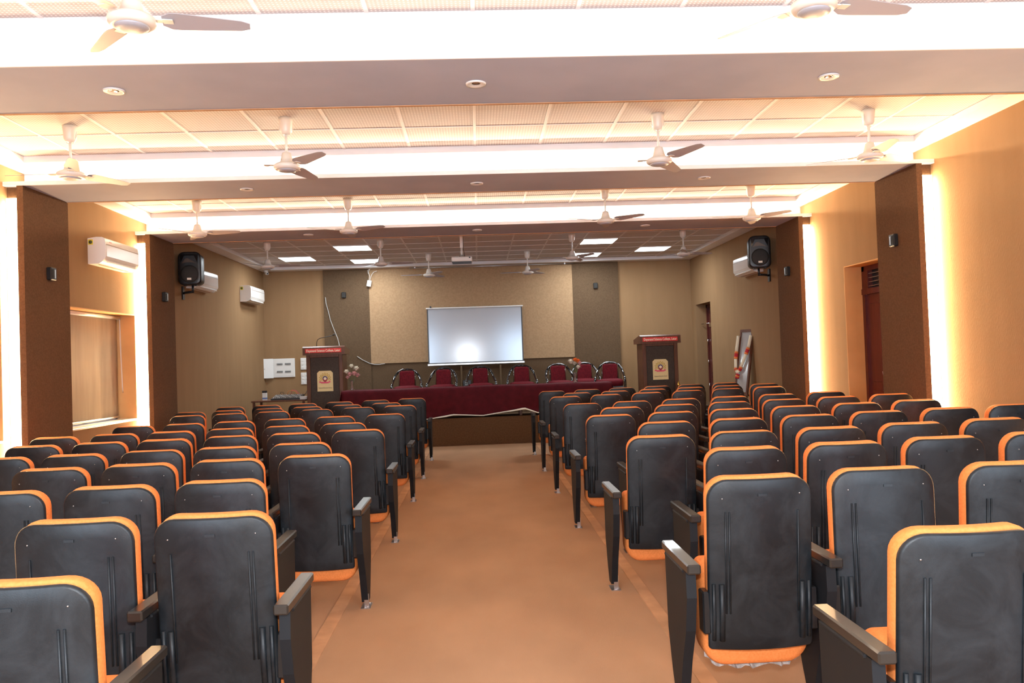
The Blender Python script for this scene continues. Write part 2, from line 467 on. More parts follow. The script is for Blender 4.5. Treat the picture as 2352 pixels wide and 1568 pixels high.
d, X, zl, mid = door('door_1', 9.08, 10.0, 2.50, True)
MB().tube([(X+.01, mid-.06, zl-.06), (X+.01, mid-.06, zl-.32)], .010, 8).box(X+.004, X+.03, mid-.075, mid-.045, zl-.30, zl-.285).build('tower_bolt', m_chrome, d)
MB().tube([(X+.01, mid-.04, 1.25), (X-.01, mid+.0, 1.18), (X-.012, mid-.015, 1.10), (X+.0, mid-.06, 1.0)], .004, 6).build('pull_string', m_white, d)
MB().tube([(X+.005, mid-.11, .95), (X+.005, mid+.03, .95)], .008, 8).box(X-.005, X+.03, mid-.13, mid-.105, .935, .965).build('latch', m_chrome, d)
mb = MB()
for k in range(9): mb.box(X+.027, X+.031, mid-.12+.03*(k % 3)+.02*random.random(), mid-.11+.03*(k % 3)+.02*random.random()+.008, .9-.035*k, .908-.035*k)
mb.build('paint_splash', m_white, d)
d, X, zl, mid = door('door_2', 15.9, 16.98, 2.50, False)
MB().tube([(X+.0, 16.7, 2.10), (X-.12, 17.0-.06, 2.09)], .009, 8).box(X-.02, X+.03, 16.45, 16.75, 2.02, 2.10).build('door_closer', m_chrome, d)
for z in (1.72, 1.28, .78):
    MB().tube([(X-.004, 16.905, z-.06), (X-.004, 16.905, z+.06)], .01, 8).build('hinge', m_chrome, d)

# ------------------------------------------------------------------ ceiling lights
WHR = {0: 'nearest', 1: 'middle', 2: 'farthest'}
def dl_parts(o):
    MB().lathe([(.035, -.002), (.052, -.010), (.066, -.008), (.068, 0), (.066, .002), (.035, .002)], 24).build('trim_ring', m_white, o)
    MB().lathe([(0, .006), (.034, .003), (.036, -.001), (.02, -.004), (0, -.005)], 20).build('lens', m_chrome, o)
base = None
for i, (a, b) in enumerate(BEAMS):
    for j, X in enumerate((-2.30, .045, 2.42)):
        lab = 'small round recessed downlight %s on the underside of the %s beam' % (['left', 'in the centre', 'right'][j], WHR[i])
        loc = (X, b-.44, ZB)
        if base is None:
            base = thing('downlight', lab, 'downlight', loc, 0, 'recessed downlights'); dl_parts(base)
        else:
            c = copy_tree(base); c.location = loc; c['label'] = lab
PLAB = {(-3.429, 15.755): 'lit square ceiling light panel farthest left over the stage',
        (-2.169, 14.495): 'lit square ceiling light panel left of centre, nearer one of its pair',
        (-2.169, 16.385): 'lit square ceiling light panel left of centre, behind a fan near the stage wall',
        (2.241, 14.495): 'lit square ceiling light panel right of centre, nearer one of its pair',
        (3.501, 15.755): 'lit square ceiling light panel farthest right over the stage',
        (2.241, 16.385): 'lit square ceiling light panel right of centre, behind a fan near the stage wall'}
for (X, Y), lab in PLAB.items():
    t = thing('ceiling_light_panel', lab, 'ceiling light', (X, Y, ZC), 0, 'square light panels')
    MB().box(-.312, .312, -.312, .312, -.012, -.002).build('diffuser', m_panel, t)
    MB().box(-.315, .315, -.315, -.300, -.014, 0).box(-.315, .315, .300, .315, -.014, 0).box(-.315, -.300, -.3, .3, -.014, 0).box(.300, .315, -.3, .3, -.014, 0).build('frame', m_white, t)

# ------------------------------------------------------------------ ceiling fans
def make_fan():
    t = thing('ceiling_fan', '', 'ceiling fan')
    MB().lathe([(.012, -.14), (.035, -.135), (.048, -.11), (.056, -.03), (.06, -.0), (.0, .0)][::-1], 20).build('canopy', m_fan, t)
    MB().tube([(-.05, 0, -.02), (-.055, 0, -.09), (-.03, 0, -.14), (0, 0, -.155), (.03, 0, -.14), (.055, 0, -.09), (.05, 0, -.02)], .004, 6).build('canopy_wire', m_fan, t)
    MB().tube([(0, 0, -.12), (0, 0, -.33)], .011, 10).build('down_rod', m_fan, t)
    MB().lathe([(.018, -.285), (.036, -.295), (.047, -.335), (.055, -.368), (.062, -.372), (.062, -.378), (.088, -.385), (.108, -.398), (.112, -.412), (.108, -.425), (.095, -.435), (.085, -.438), (.0, -.438)], 28).build('motor', m_fan, t)
    MB().lathe([(.080, -.436), (.076, -.445), (.05, -.452), (0, -.455)], 28).build('hub_cap', m_fanc, t)
    for k in range(3):
        A = Matrix.Rotation(2*pi*k/3, 4, 'Z')
        mb = MB(); R0, R1 = .135, .54; N = 10; vs = []; fs = []
        for q in range(N+1):
            u = q/N; r = R0+(R1-R0)*u
            wd = .066-.034*u
            if q == 0: wd = .034
            if q == 1: wd = .058
            if q == N: wd = .020
            for e in (-1, 1):
                z = -.400-e*wd*.26
                vs += [(r, e*wd, z+.0015), (r, e*wd, z-.0015)]
        for q in range(N):
            i0 = 4*q; i1 = 4*(q+1)
            fs += [(i0, i0+2, i1+2, i1), (i0+1, i1+1, i1+3, i0+3), (i0, i1, i1+1, i0+1), (i0+2, i0+3, i1+3, i1+2)]
        fs += [(0, 1, 3, 2), (4*N, 4*N+2, 4*N+3, 4*N+1)]
        mb.add(vs, fs, 0, False)
        bl = mb.build('blade', m_fanb, t); bl.rotation_euler = (0, 0, 2*pi*k/3)
        MB().box(.095, .165, -.018, .018, -.4045, -.3985).box(.14, .185, -.03, .03, -.4065, -.4025).build('blade_arm', m_fan, bl)
    return t
FANS = [(-1.60, 3.90, 12, 'left of two nearest the camera, cut off above'), (1.70, 3.86, 10, 'right of two nearest the camera, cut off above'),
        (-3.37, 6.91, 178, 'leftmost of four between the nearest and middle beams'), (-1.55, 6.82, 195, 'second from left between the nearest and middle beams'),
        (1.628, 6.93, 178, 'third from left between the nearest and middle beams'), (3.51, 6.95, 25, 'rightmost of four between the nearest and middle beams'),
        (-3.415, 10.11, -5, 'leftmost of four between the middle and farthest beams'), (-1.573, 10.2, 92, 'second from left between the middle and farthest beams'),
        (1.64, 9.96, 80, 'third from left between the middle and farthest beams'), (3.515, 10.05, 70, 'rightmost of four between the middle and farthest beams'),
        (-3.445, 13.56, 0, 'leftmost beyond the farthest beam, near the left air conditioners'), (-1.578, 13.62, 8, 'second from left beyond the farthest beam, left of the projector'),
        (1.648, 13.59, 65, 'beyond the farthest beam right of the projector, below a light panel'), (3.52, 13.46, 15, 'rightmost beyond the farthest beam'),
        (-.896, 15.61, 60, 'in front of the stage wall, left of the projector pole'), (1.015, 15.64, 50, 'in front of the stage wall, right of the projector pole')]
fan0 = make_fan()
for i, (X, Y, ang, lab) in enumerate(FANS):
    o = fan0 if i == 0 else copy_tree(fan0)
    o.location = (X, Y, ZC); o.rotation_euler = (0, 0, radians(ang))
    o['label'] = 'cream three-blade ceiling fan, ' + lab; o['group'] = 'ceiling fans'

# ------------------------------------------------------------------ auditorium chairs
def rpanel(mb, w, z0, z1, rt, rb, y0, th, cv, lean, bev=.01, bulge=0, mi=0, n=7):
    # upright rounded slab: rear face at y0, front at y0+th, edges swept forward by cv, leaning
    hw = w/2; out = []
    def arc(cx, cz, r, a0, a1):
        for k in range(n+1):
            a = a0+(a1-a0)*k/n; out.append((cx+r*cos(a), cz+r*sin(a)))
    arc(hw-rb, z0+rb, rb, -pi/2, 0)
    for k in range(1, 5): out.append((hw, z0+rb+(z1-rt-z0-rb)*k/5))
    arc(hw-rt, z1-rt, rt, 0, pi/2)
    for k in range(1, 7): out.append((hw-rt-(2*hw-2*rt)*k/7, z1))
    arc(-hw+rt, z1-rt, rt, pi/2, pi)
    for k in range(1, 5): out.append((-hw, z1-rt-(z1-rt-z0-rb)*k/5))
    arc(-hw+rb, z0+rb, rb, pi, 3*pi/2)
    for k in range(1, 7): out.append((-hw+rb+(2*hw-2*rb)*k/7, z0))
    zc = (z0+z1)/2; N = len(out)
    def Y(x, z): return cv*(x/hw)**2 - lean*(z-z0)
    rings = []
    def ring(off, dy):
        R = []
        for (x, z) in out:
            sx = (hw-off)/hw; sz = ((z1-z0)/2-off)/((z1-z0)/2)
            xx = x*sx; zz = zc+(z-zc)*sz
            R.append((xx, y0+dy+Y(xx, zz), zz))
        rings.append(R)
    H2 = (z1-z0)/2
    bx, bz = (hw-bev)/hw, (H2-bev)/H2
    for k in (.25, .6, .85):
        R = []
        for (x, z) in out:
            xx = x*k*bx; zz = zc+(z-zc)*k*bz; R.append((xx, y0+Y(xx, zz), zz))
        rings.append(R)
    ring(bev, 0); ring(bev*.3, bev*.3); ring(0, bev); ring(0, th-bev); ring(bev*.3, th-bev*.3); ring(bev, th)
    for k in (.85, .6, .25):
        R = []
        for (x, z) in out:
            xx = x*k*bx; zz = zc+(z-zc)*k*bz; R.append((xx, y0+th+bulge*(1-k*k)+Y(xx, zz), zz))
        rings.append(R)
    vs = [(0, y0+Y(0, zc), zc)]; fs = []
    for R in rings: vs += R
    vs.append((0, y0+th+bulge+Y(0, zc), zc))
    for k in range(N): fs.append((0, 1+k, 1+(k+1) % N))
    for q in range(len(rings)-1):
        for k in range(N):
            k2 = (k+1) % N; fs.append((1+q*N+k, 1+q*N+k2, 1+(q+1)*N+k2, 1+(q+1)*N+k))
    L = 1+(len(rings)-1)*N
    for k in range(N): fs.append((len(vs)-1, L+(k+1) % N, L+k))
    mb.add(vs, fs, mi, True)
    return Y

def arm_unit(t, x):
    # one standard: side panel, armrest, hinge box and steel foot
    MB().rbox(-.0275, .0275, -.06, .39, .605, .643, .006).build('armrest', m_arm, t).location = (x, 0, 0)
    prof = [(.25, .035), (.29, .12), (.345, .28), (.36, .60), (.0, .60), (-.005, .50), (.03, .36), (.10, .22), (.17, .035)]
    MB().prism(prof, 'x', -.02, .02).rbox(-.026, .026, .03, .35, .585, .606, .008).build('side_panel', m_side, t).location = (x, 0, 0)
    MB().box(-.004, .024, .165, .172, .0, .085).box(-.024, .034, .14, .26, 0, .005).tube([(.018, .155, .004), (.018, .155, .012)], .006, 8).tube([(.018, .24, .004), (.018, .24, .012)], .006, 8).build('foot', m_steel, t).location = (x, 0, 0)

def make_chair(side, both, gap=.045, gap0=.045):
    # side: +1 aisle on the chair's right (left block), -1 aisle on its left
    t = thing('auditorium_chair', '', 'chair')
    OY, OZ = .05, .265
    mb = MB()
    Y = rpanel(mb, .430, .0, .69, .080, .015, 0, .022, .034, .075, .008)
    for x0 in (-side*.150, side*.132, side*.147):
        z0, z1 = .15, .56
        mb.tube([(x0, -.002+Y(x0, z0), z0), (x0, -.003+Y(x0, (z0+z1)/2), (z0+z1)/2), (x0, -.002+Y(x0, z1), z1)], .0036, 6)
    for sx in (-1, 1):
        for dx in (.165, .196):
            x0 = sx*dx
            mb.tube([(x0, -.002+Y(x0, .04), .04), (x0, -.007+Y(x0, .15), .15), (x0, -.002+Y(x0, .27), .27)], .0115 if dx < .18 else .008, 8)
    mb.box(-.018, .018, -.003+Y(0, .63), .002+Y(0, .63), .622, .632)
    sh = mb.build('back_shell', m_shell, t, (0, OY, OZ))
    for sx in (-1, 1):
        zz = .62+.006*sx
        MB().lathe([(0, .002), (.002, .0018), (.0032, 0), (.0032, -.003)], 10, 0, Matrix.Translation((sx*.158, Y(sx*.158, zz)-.001, zz)) @ Matrix.Rotation(pi/2, 4, 'X')).build('screw', m_steel, sh)
    mb = MB(); rpanel(mb, .418, .12, .699, .080, .04, .020, .058, .034, .075, .012, .02)
    mb.build('back_cushion', m_orange, t, (0, OY, OZ))
    # tip-up seat standing upright in front of the back
    mb = MB(); rpanel(mb, .45, .175, .60, .035, .10, .13, .15, 0, -.02, .028, .015)
    st = mb.build('seat', m_orange, t)
    mb = MB(); rpanel(mb, .40, .34, .56, .05, .05, .118, .016, 0, -.02, .006)
    mb.build('seat_pan', m_black, st)
    sides = [(-side*(.2165+gap))]
    if both: sides.append(side*(.2165+gap0))
    for x in sides: arm_unit(t, x)
    for sx in (-1, 1):
        MB().rbox(sx*.222-.016, sx*.222+.016, .07, .14, .33, .50, .006).build('hinge_box', m_black, t)
        MB().tube([(sx*.205, .12, .40), (sx*.236, .12, .40)], .010, 8).build('pivot', m_chrome, t)
    return t
ORD = ['nearest', 'second', 'third', 'fourth', 'fifth', 'sixth', 'seventh', 'eighth', 'ninth', 'tenth', 'eleventh', 'twelfth']
LROWS = [(2.25, 1), (3.0, 0), (3.88, 1), (4.82, 0), (5.65, 1), (6.60, 0), (7.48, 1), (8.55, 0), (10.2, 0), (11.05, 1), (12.1, 0)]
RROWS = [(2.27, 1), (3.20, 0), (4.15, 1), (4.95, 0), (5.90, 1), (6.85, 0), (7.80, 1), (8.70, 0), (10.45, 0), (11.35, 1), (12.3, 0)]
protos = {}
def proj_x(X, Y): return 1176+FPX*((X*r_.x+Y*r_.y-.6*r_.z)/(X*f_.x+Y*f_.y-.6*f_.z))
nch = 0
for blk, rows in (('left', LROWS), ('right', RROWS)):
    for ri, (Y, stg) in enumerate(rows):
        for k in range(6):
            if blk == 'left':
                p = max(.514, .495+.0034*Y); e = (-1.03 if stg else -.765)-.003*Y-p*k-(.05 if ri == 0 else 0); X = e-.2175; side = 1
                vis = proj_x(e, Y)
                if vis < 4: continue
            else:
                p = .54; e = (1.165 if stg else .90)+p*k+(.03 if ri == 0 else 0); X = e+.2175; side = -1
                if proj_x(e, Y) > 2350: continue
            key = (side, k == 0)
            if key not in protos:
                protos[key] = make_chair(side, k == 0, .037 if side > 0 else .050, .042 if side > 0 else .085)
                o = protos[key]
            else: o = copy_tree(protos[key])
            sc = (1+.012*X/.985)*(.965 if ri == 0 else 1.0)
            o.location = (X, Y-.0+random.uniform(-.012, .012), 0); o.scale = (1, 1, sc)
            tl = random.uniform(-.035, .025)
            if random.random() < .12: tl -= .07
            for c in o.children:
                if c.name.startswith(('back_shell', 'back_cushion')):
                    c.rotation_euler = (tl, 0, 0)
            if o is not protos[key]: pass
            who = 'aisle seat' if k == 0 else '%s from aisle' % ORD[k]
            o['label'] = 'black and orange auditorium chair, %s block, %s, %s' % (blk, 'nearest row' if ri == 0 else ORD[ri]+' row from camera', who)
            o['group'] = 'auditorium chairs in the %s block' % blk
            nch += 1
            if blk == 'right' and ri == 1 and k == 0:
                mb = MB(); rnd = random.Random(3); N = 26; vs = []; fs = []
                for q in range(N+1):
                    x = -.21+.40*q/N
                    zz = .197-.035+.05*abs(x/.21)**4
                    vs += [(x, .19, zz+.012), (x+rnd.uniform(-.004, .004), .18+rnd.uniform(-.01, .01), zz-rnd.choice((.003, .004, .008, .016)))]
                for q in range(N): fs.append((2*q, 2*q+2, 2*q+3, 2*q+1))
                tr = mb.add(vs, fs).build('torn_lining', m_tornlin, o); tr['label'] = 'torn grey lining hanging under the seat'
                tr.modifiers.new('s', 'SOLIDIFY').thickness = .003

# ------------------------------------------------------------------ stage: table and cloth
TF, TB2, TZ = 14.40, 14.96, 1.0
tb = thing('conference_table', 'long low table under the maroon cloth at the front of the stage', 'table', (-.02, (TF+TB2)/2, ST))
MB().rbox(-2.32, 2.32, -.26, .26, TZ-ST-.04, TZ-ST-.008, .006).build('tabletop', m_wood, tb)
for x in (-2.2, -.75, .75, 2.2):
    for y in (-.2, .2): MB().rbox(x-.025, x+.025, y-.025, y+.025, 0, TZ-ST-.04, .004).build('leg', m_wood, tb)
def interp(P, x):
    if x <= P[0][0]: return P[0][1]
    for (a, b), (c, d_) in zip(P, P[1:]):
        if x <= c: return b+(d_-b)*(x-a)/(c-a)
    return P[-1][1]
HEM = [(-2.6, .49), (-1.3, .485), (-.90, .487), (-.48, .55), (.05, .515), (.50, .575), (.79, .62), (1.02, .53), (1.5, .50), (2.6, .50)]
mb = MB(); vs = []; fs = []; NX = 110; NZ = 12
def clx(u): return -2.43+4.80*u
cols = []
for i in range(NX+1):
    x = clx(i/NX); colv = []
    zt = TZ+.022+.003*sin(x*5)
    hem = interp(HEM, x)
    edge = max(0, (-2.25-x)/.18, (x-2.2)/.17)
    colv.append((x, TB2+.02, zt-.32)); colv.append((x, TB2+.01, zt-.02)); colv.append((x, TB2-.02, zt))
    colv.append((x, (TF+TB2)/2, zt-.002)); colv.append((x, TF-.005, zt)); colv.append((x, TF-.03, zt-.012))
    for j in range(1, NZ+1):
        t_ = j/NZ; z = zt-.012+(hem-zt+.012)*t_
        fold = .016*t_*sin(x*7.0+1.2*sin(x*2.3))+.010*t_*sin(x*17+2*sin(x*1.1))
        y = TF-.035-.075*t_+fold*.8
        y = min(y, 14.275 if z < .56 else y)
        colv.append((x, y, z))
    cols.append(colv)
nr = len(cols[0])
for c in cols: vs += c
for i in range(NX):
    for j in range(nr-1): fs.append((i*nr+j, (i+1)*nr+j, (i+1)*nr+j+1, i*nr+j+1))
mb.add(vs, fs, 0, True)
# end drops
for sgn, i in ((-1, 0), (1, NX)):
    v2 = []; f2 = []; NY = 8
    for q in range(NY+1):
        y = TF-.03+(TB2-TF+.04)*q/NY
        x = cols[i][4][0]
        v2 += [(x, y, TZ+.018), (x+sgn*.05, y-.01, .80), (x+sgn*(.13+.02*sin(q*2)), y-.02*(1-q/NY), ST+.02)]
    for q in range(NY):
        for j in range(2): f2.append((q*3+j, q*3+3+j, q*3+4+j, q*3+1+j))
    mb.add(v2, f2, 0, True)
    a = (cols[i][5]); b = cols[i][-1]
cloth = mb.build('tablecloth', m_maroon)
tag(cloth, 'long maroon velvet cloth with a pale hem draped over the stage table', 'tablecloth')
cloth.modifiers.new('s', 'SOLIDIFY').thickness = .006
hv = []; hf = []
for i, c in enumerate(cols):
    x, y, z = c[-1]; w_ = .010+.018*max(0, 1-abs(x-.72)/.3)+.012*max(0, 1-abs(x+.6)/.2)
    hv += [(x, y-.008, z+.004), (x, y-.014, z-w_*.3), (x, y-.03, z-w_)]
for i in range(NX):
    for j in range(2): hf.append((i*3+j, i*3+3+j, i*3+4+j, i*3+1+j))
hem = MB().add(hv, hf, 0, True).build('hem', m_petw, cloth); hem['label'] = 'pale lining along the lower edge'
hem.modifiers.new('s', 'SOLIDIFY').thickness = .003

# ------------------------------------------------------------------ tub chairs behind the table
def make_tub():
    t = thing('tub_chair', '', 'chair')
    pts = []
    half = [(-.285, -.23, .0), (-.285, -.23, .30), (-.285, -.225, .50), (-.28, -.19, .575), (-.275, -.10, .605), (-.262, .04, .66), (-.232, .15, .745), (-.175, .21, .825), (-.09, .24, .868), (0, .248, .88)]
    pts = half+[(-x, y, z) for (x, y, z) in half[::-1][1:]]
    MB().tube(pts, .023, 10).build('frame', m_blackg, t)
    for s in (-1, 1):
        MB().tube([(s*.22, .22, 0), (s*.20, .20, .30), (s*.165, .19, .42), (s*.15, .205, .60), (s*.145, .225, .855)], .014, 8).build('rear_leg', m_blackg, t)
        MB().tube([(s*.28, -.17, .33), (s*.20, .19, .34)], .012, 8).build('side_rail', m_blackg, t)
    mb = MB(); rpanel(mb, .285, .50, .850, .05, .03, .175, .045, -.02, -.06, .014, 0)
    bk = mb.build('backrest', m_redseat, t)
    for s in (-1, 1): MB().tube([(s*.150, .165, .50), (s*.147, .182, .84)], .005, 6).build('piping', m_wood, bk)
    mb = MB()
    vs = []; fs = []
    NR = 28
    ringsz = [(.0, .425), (.9, .425), (1.0, .45), (1.0, .51), (.93, .545), (.6, .565), (0, .57)]
    for (sc, z) in ringsz:
        for k in range(NR):
            a = 2*pi*k/NR; c_, s_ = cos(a), sin(a)
            e = lambda v, p=.55: math.copysign(abs(v)**p, v)
            vs.append((.255*sc*e(c_), -.02+.235*sc*e(s_), z))
    for q in range(len(ringsz)-1):
        for k in range(NR): fs.append((q*NR+k, q*NR+(k+1) % NR, (q+1)*NR+(k+1) % NR, (q+1)*NR+k))
    mb.add(vs, fs, 0, True).build('seat', m_redseat, t)
    MB().box(-.26, .26, -.23, .19, .385, .425).build('seat_frame', m_black, t)
    return t
TC = [(-1.38, 15.55, 3), (-.70, 15.6, -4), (.035, 15.6, 2), (.83, 15.6, -2), (1.555, 15.5, 5), (2.14, 16.22, -3), (2.525, 15.5, -10)]
tlab = ['leftmost behind the stage table', 'second from left behind the stage table', 'third from left behind the table',
        'fourth from left, under the right screen edge', 'fifth from left, left of the flower vase',
        'partly hidden behind the right flower vase', 'rightmost, beyond the end of the maroon table']
tub0 = make_tub()
for i, (X, Y, a) in enumerate(TC):
    o = tub0 if i == 0 else copy_tree(tub0)
    o.location = (X, Y, ST); o.rotation_euler = (0, 0, radians(a)); o['group'] = 'maroon tub chairs on the stage'
    o['label'] = 'maroon tub chair with glossy black tube frame, ' + tlab[i]

# ------------------------------------------------------------------ lettering helper
def text_mesh(name, body, size, mat, parent, loc, rot, width=None, bold=.0):
    cu = bpy.data.curves.new(name, 'FONT'); cu.body = body; cu.size = size; cu.align_x = 'CENTER'; cu.align_y = 'CENTER'
    cu.extrude = .0008; cu.offset = bold
    to = bpy.data.objects.new(name, cu); COL.objects.link(to)
    bpy.context.view_layer.update()
    dg = bpy.context.evaluated_depsgraph_get(); me = bpy.data.meshes.new_from_object(to.evaluated_get(dg))
    bpy.data.objects.remove(to)
    me.materials.clear(); me.materials.append(mat)
    xs = [v.co.x for v in me.vertices]
    if width and xs:
        k = width/(max(xs)-min(xs))
        for v in me.vertices: v.co.x *= k
    o = bpy.data.objects.new(name, me); COL.objects.link(o); o.parent = parent; o.location = loc; o.rotation_euler = rot
    return o

# ------------------------------------------------------------------ lecterns
def lectern(X, Y, rz, lab):
    t = thing('lectern', lab, 'lectern', (X, Y, ST), rz, 'wooden lecterns')
    HB = 1.22
    # body frame, front at y=-.22
    MB().rbox(-.335, -.265, -.22, .22, 0, HB, .006).build('side_panel', m_wood, t)
    MB().rbox(.265, .335, -.22, .22, 0, HB, .006).build('side_panel', m_wood, t)
    MB().rbox(-.265, .265, -.215, -.18, HB-.06, HB, .004).build('top_rail', m_wood, t)
    fp = MB().rbox(-.265, .265, -.195, -.175, 0, HB-.06, .004)
    fp.box(-.262, -.252, -.205, -.195, .02, HB-.08).box(.252, .262, -.205, -.195, .02, HB-.08)
    for z in (.68,): fp.box(-.14, .14, -.199, -.195, z, z+.012)
    fp.build('front_panel', m_woodd, t)
    # desk top: sloped, with a thick fascia board toward the hall
    prof = [(-.27, HB-.015), (-.27, HB+.125), (-.24, HB+.145), (.26, HB+.07), (.26, HB-.015)]
    MB().prism(prof, 'x', -.385, .385).build('desk_top', m_wood, t)
    bn = MB().rbox(-.335, .325, -.279, -.269, HB+.025, HB+.100, .002).build('banner', m_banner, t)
    text_mesh('lettering', 'Dayanand Science College, Latur', .062, m_letter, bn, (-.005, -.2805, HB+.062), (pi/2, 0, 0), .62, .0012)
    # emblem card
    cz = HB-.50
    card = MB().prism([(-.145, cz-.19), (.145, cz-.19), (.145, cz+.150), (.105, cz+.19), (-.105, cz+.19), (-.145, cz+.150)], 'y', -.202, -.196).build('emblem_card', m_cream, t)
    mb = MB(); y0, y1 = -.2035, -.2015; ez = cz+.045
    for k in range(9):          # ring of lotus petals
        a = radians(-12+25.5*k); ca, sa = cos(a), sin(a)
        P = []
        for (r, q) in ((.05, 0), (.075, .021), (.098, .013), (.112, 0), (.098, -.013), (.075, -.021)): P.append((r*ca-q*sa, r*sa+q*ca+ez))
        I = []
        for (r, q) in ((.062, 0), (.077, .013), (.093, .006), (.101, 0), (.093, -.006), (.077, -.013)): I.append((r*ca-q*sa, r*sa+q*ca+ez))
        v = [(p[0], y0, p[1]) for p in P]+[(p[0], y0, p[1]) for p in I]
        mb.add(v, [(i, (i+1) % 6, 6+(i+1) % 6, 6+i) for i in range(6)], 0)
    def disc(cx, cz_, r, mi, a0=0, a1=2*pi, yy=y0-.0006, ri=0):
        N = 20; v = []; f = []
        for k in range(N+1):
            a = a0+(a1-a0)*k/N; v += [(cx+ri*cos(a), yy, cz_+ri*sin(a)), (cx+r*cos(a), yy, cz_+r*sin(a))]
        for k in range(N): f.append((2*k, 2*k+1, 2*k+3, 2*k+2))
        mb.add(v, f, mi)
    disc(0, ez, .047, 1, 0, pi, ri=.028); disc(0, ez, .047, 2, pi, 2*pi, ri=.0); disc(0, ez, .026, 5, 0, 2*pi, y0-.0012)
    mb.add([(-.048, y0-.001, ez-.022), (0, y0-.001, ez-.075), (.048, y0-.001, ez-.022), (0, y0-.001, ez-.04)], [(0, 1, 3), (1, 2, 3)], 2)
    mb.add([(-.075, y0-.0015, ez-.085), (.065, y0-.0015, ez-.085), (.065, y0-.0015, ez-.06), (-.075, y0-.0015, ez-.06)], [(0, 1, 2, 3)], 3)
    mb.add([(-.11, y0-.001, ez-.07), (-.075, y0-.001, ez-.075), (-.075, y0-.001, ez-.05), (-.105, y0-.001, ez-.045)], [(0, 1, 2, 3)], 3)
    mb.add([(.10, y0-.001, ez-.07), (.065, y0-.001, ez-.075), (.065, y0-.001, ez-.05), (.095, y0-.001, ez-.045)], [(0, 1, 2, 3)], 3)
    mb.build('emblem', [m_gold, m_navy, m_redink, m_pink, m_brownink, m_letter], card)
    text_mesh('lettering', 'Dayanand Education Society', .03, m_brownink, card, (0, -.2035, cz-.125), (pi/2, 0, 0), .24)
    return t
lL = lectern(-2.84, 15.30, radians(-1), 'dark wooden lectern with red banner left of the maroon table, thin microphone on top')
lR = lectern(3.38, 15.15, radians(2), 'dark wooden lectern with red banner right of the maroon table, no microphone')
# microphone on the left lectern
mc = thing('gooseneck_microphone', 'thin black gooseneck microphone rising from the left lectern', 'microphone', (-3.02, 15.30, ST+1.338))
MB().lathe([(0, 0), (.03, 0), (.028, .012), (.012, .02), (0, .02)][::-1], 16).build('base', m_black, mc)
MB().tube([(0, 0, .01), (0, 0, .10), (.02, 0, .155), (.07, -.01, .185), (.16, -.015, .20), (.25, -.02, .215), (.32, -.02, .235)], .006, 8).build('gooseneck', m_black, mc)
MB().tube([(.31, -.02, .232), (.35, -.02, .25)], .013, 10).build('capsule', m_black, mc)

# ------------------------------------------------------------------ flower vases
def vase(loc, lab, cols_, seed):
    t = thing('flower_vase', lab, 'vase', loc, 0)
    MB().lathe([(.0, 0), (.035, 0), (.04, .01), (.022, .05), (.018, .09), (.026, .14), (.036, .18), (.033, .18), (.022, .14), (.013, .09), (.016, .05), (.02, .02), (0, .015)], 18).build('vase_body', m_glassv, t)
    R = random.Random(seed)
    for (dx, dy, dz, r, m) in cols_:
        r *= 1.35
        MB().tube([(0, 0, .03), (dx*.4, dy*.4, .18), (dx, dy, dz)], .003, 5).build('stem', m_leaf, t)
        mb = MB()
        for q in range(3):
            for k in range(7):
                a = 2*pi*k/7+q*.4; el = .25+q*.42; c = Vector((dx, dy, dz))
                d1 = Vector((cos(a)*cos(el), sin(a)*cos(el), sin(el))); tp = c+d1*r
                sd = Vector((-sin(a), cos(a), 0))*r*.34; up = Vector((-cos(a)*sin(el), -sin(a)*sin(el), cos(el)))*r*.12
                mb.add([c, c+d1*r*.5+sd+up, tp, c+d1*r*.5-sd+up, c+d1*r*.55-up*.5], [(0, 1, 4), (1, 2, 4), (2, 3, 4), (3, 0, 4)], 0, True)
        mb.lathe([(0, -r*.25), (r*.30, -.1*r), (r*.34, .2*r), (0, r*.5)], 10, 0, Matrix.Translation((dx, dy, dz)))
        mb.build('flower', m, t)
    return t
vase((-2.28, 14.62, TZ+.025), 'slim glass vase of white and pink flowers beside the left lectern', [(.0, 0, .42, .045, m_petw), (.085, 0, .37, .055, m_petw), (-.09, 0, .32, .05, m_petw), (.05, -.02, .28, .055, m_petp), (-.03, -.02, .27, .05, m_petp), (.10, .02, .25, .05, m_petp), (-.07, 0, .22, .04, m_petp)], 2)
vase((1.745, 14.62, TZ+.025), 'slim glass vase of white and orange flowers on the right of the maroon table', [(-.07, 0, .36, .06, m_petw), (.01, -.01, .39, .05, m_peto), (.055, 0, .37, .05, m_peto), (.09, .0, .33, .045, m_petp), (.0, .02, .33, .05, m_petw), (.06, -.02, .26, .05, m_petw)], 5)
# brass lamp tip beside the right lectern
t = thing('oil_lamp', 'small brass oil lamp on a white stem right of the right lectern', 'lamp', (3.63, 14.60, ST))
MB().lathe([(0, 0), (.07, 0), (.06, .02), (.015, .05), (.012, .41)][::-1], 16).build('stem', m_white, t)
MB().lathe([(.012, .40), (.030, .425), (.022, .45), (.007, .495), (0, .51)][::-1], 16).build('lamp_head', m_brass, t)

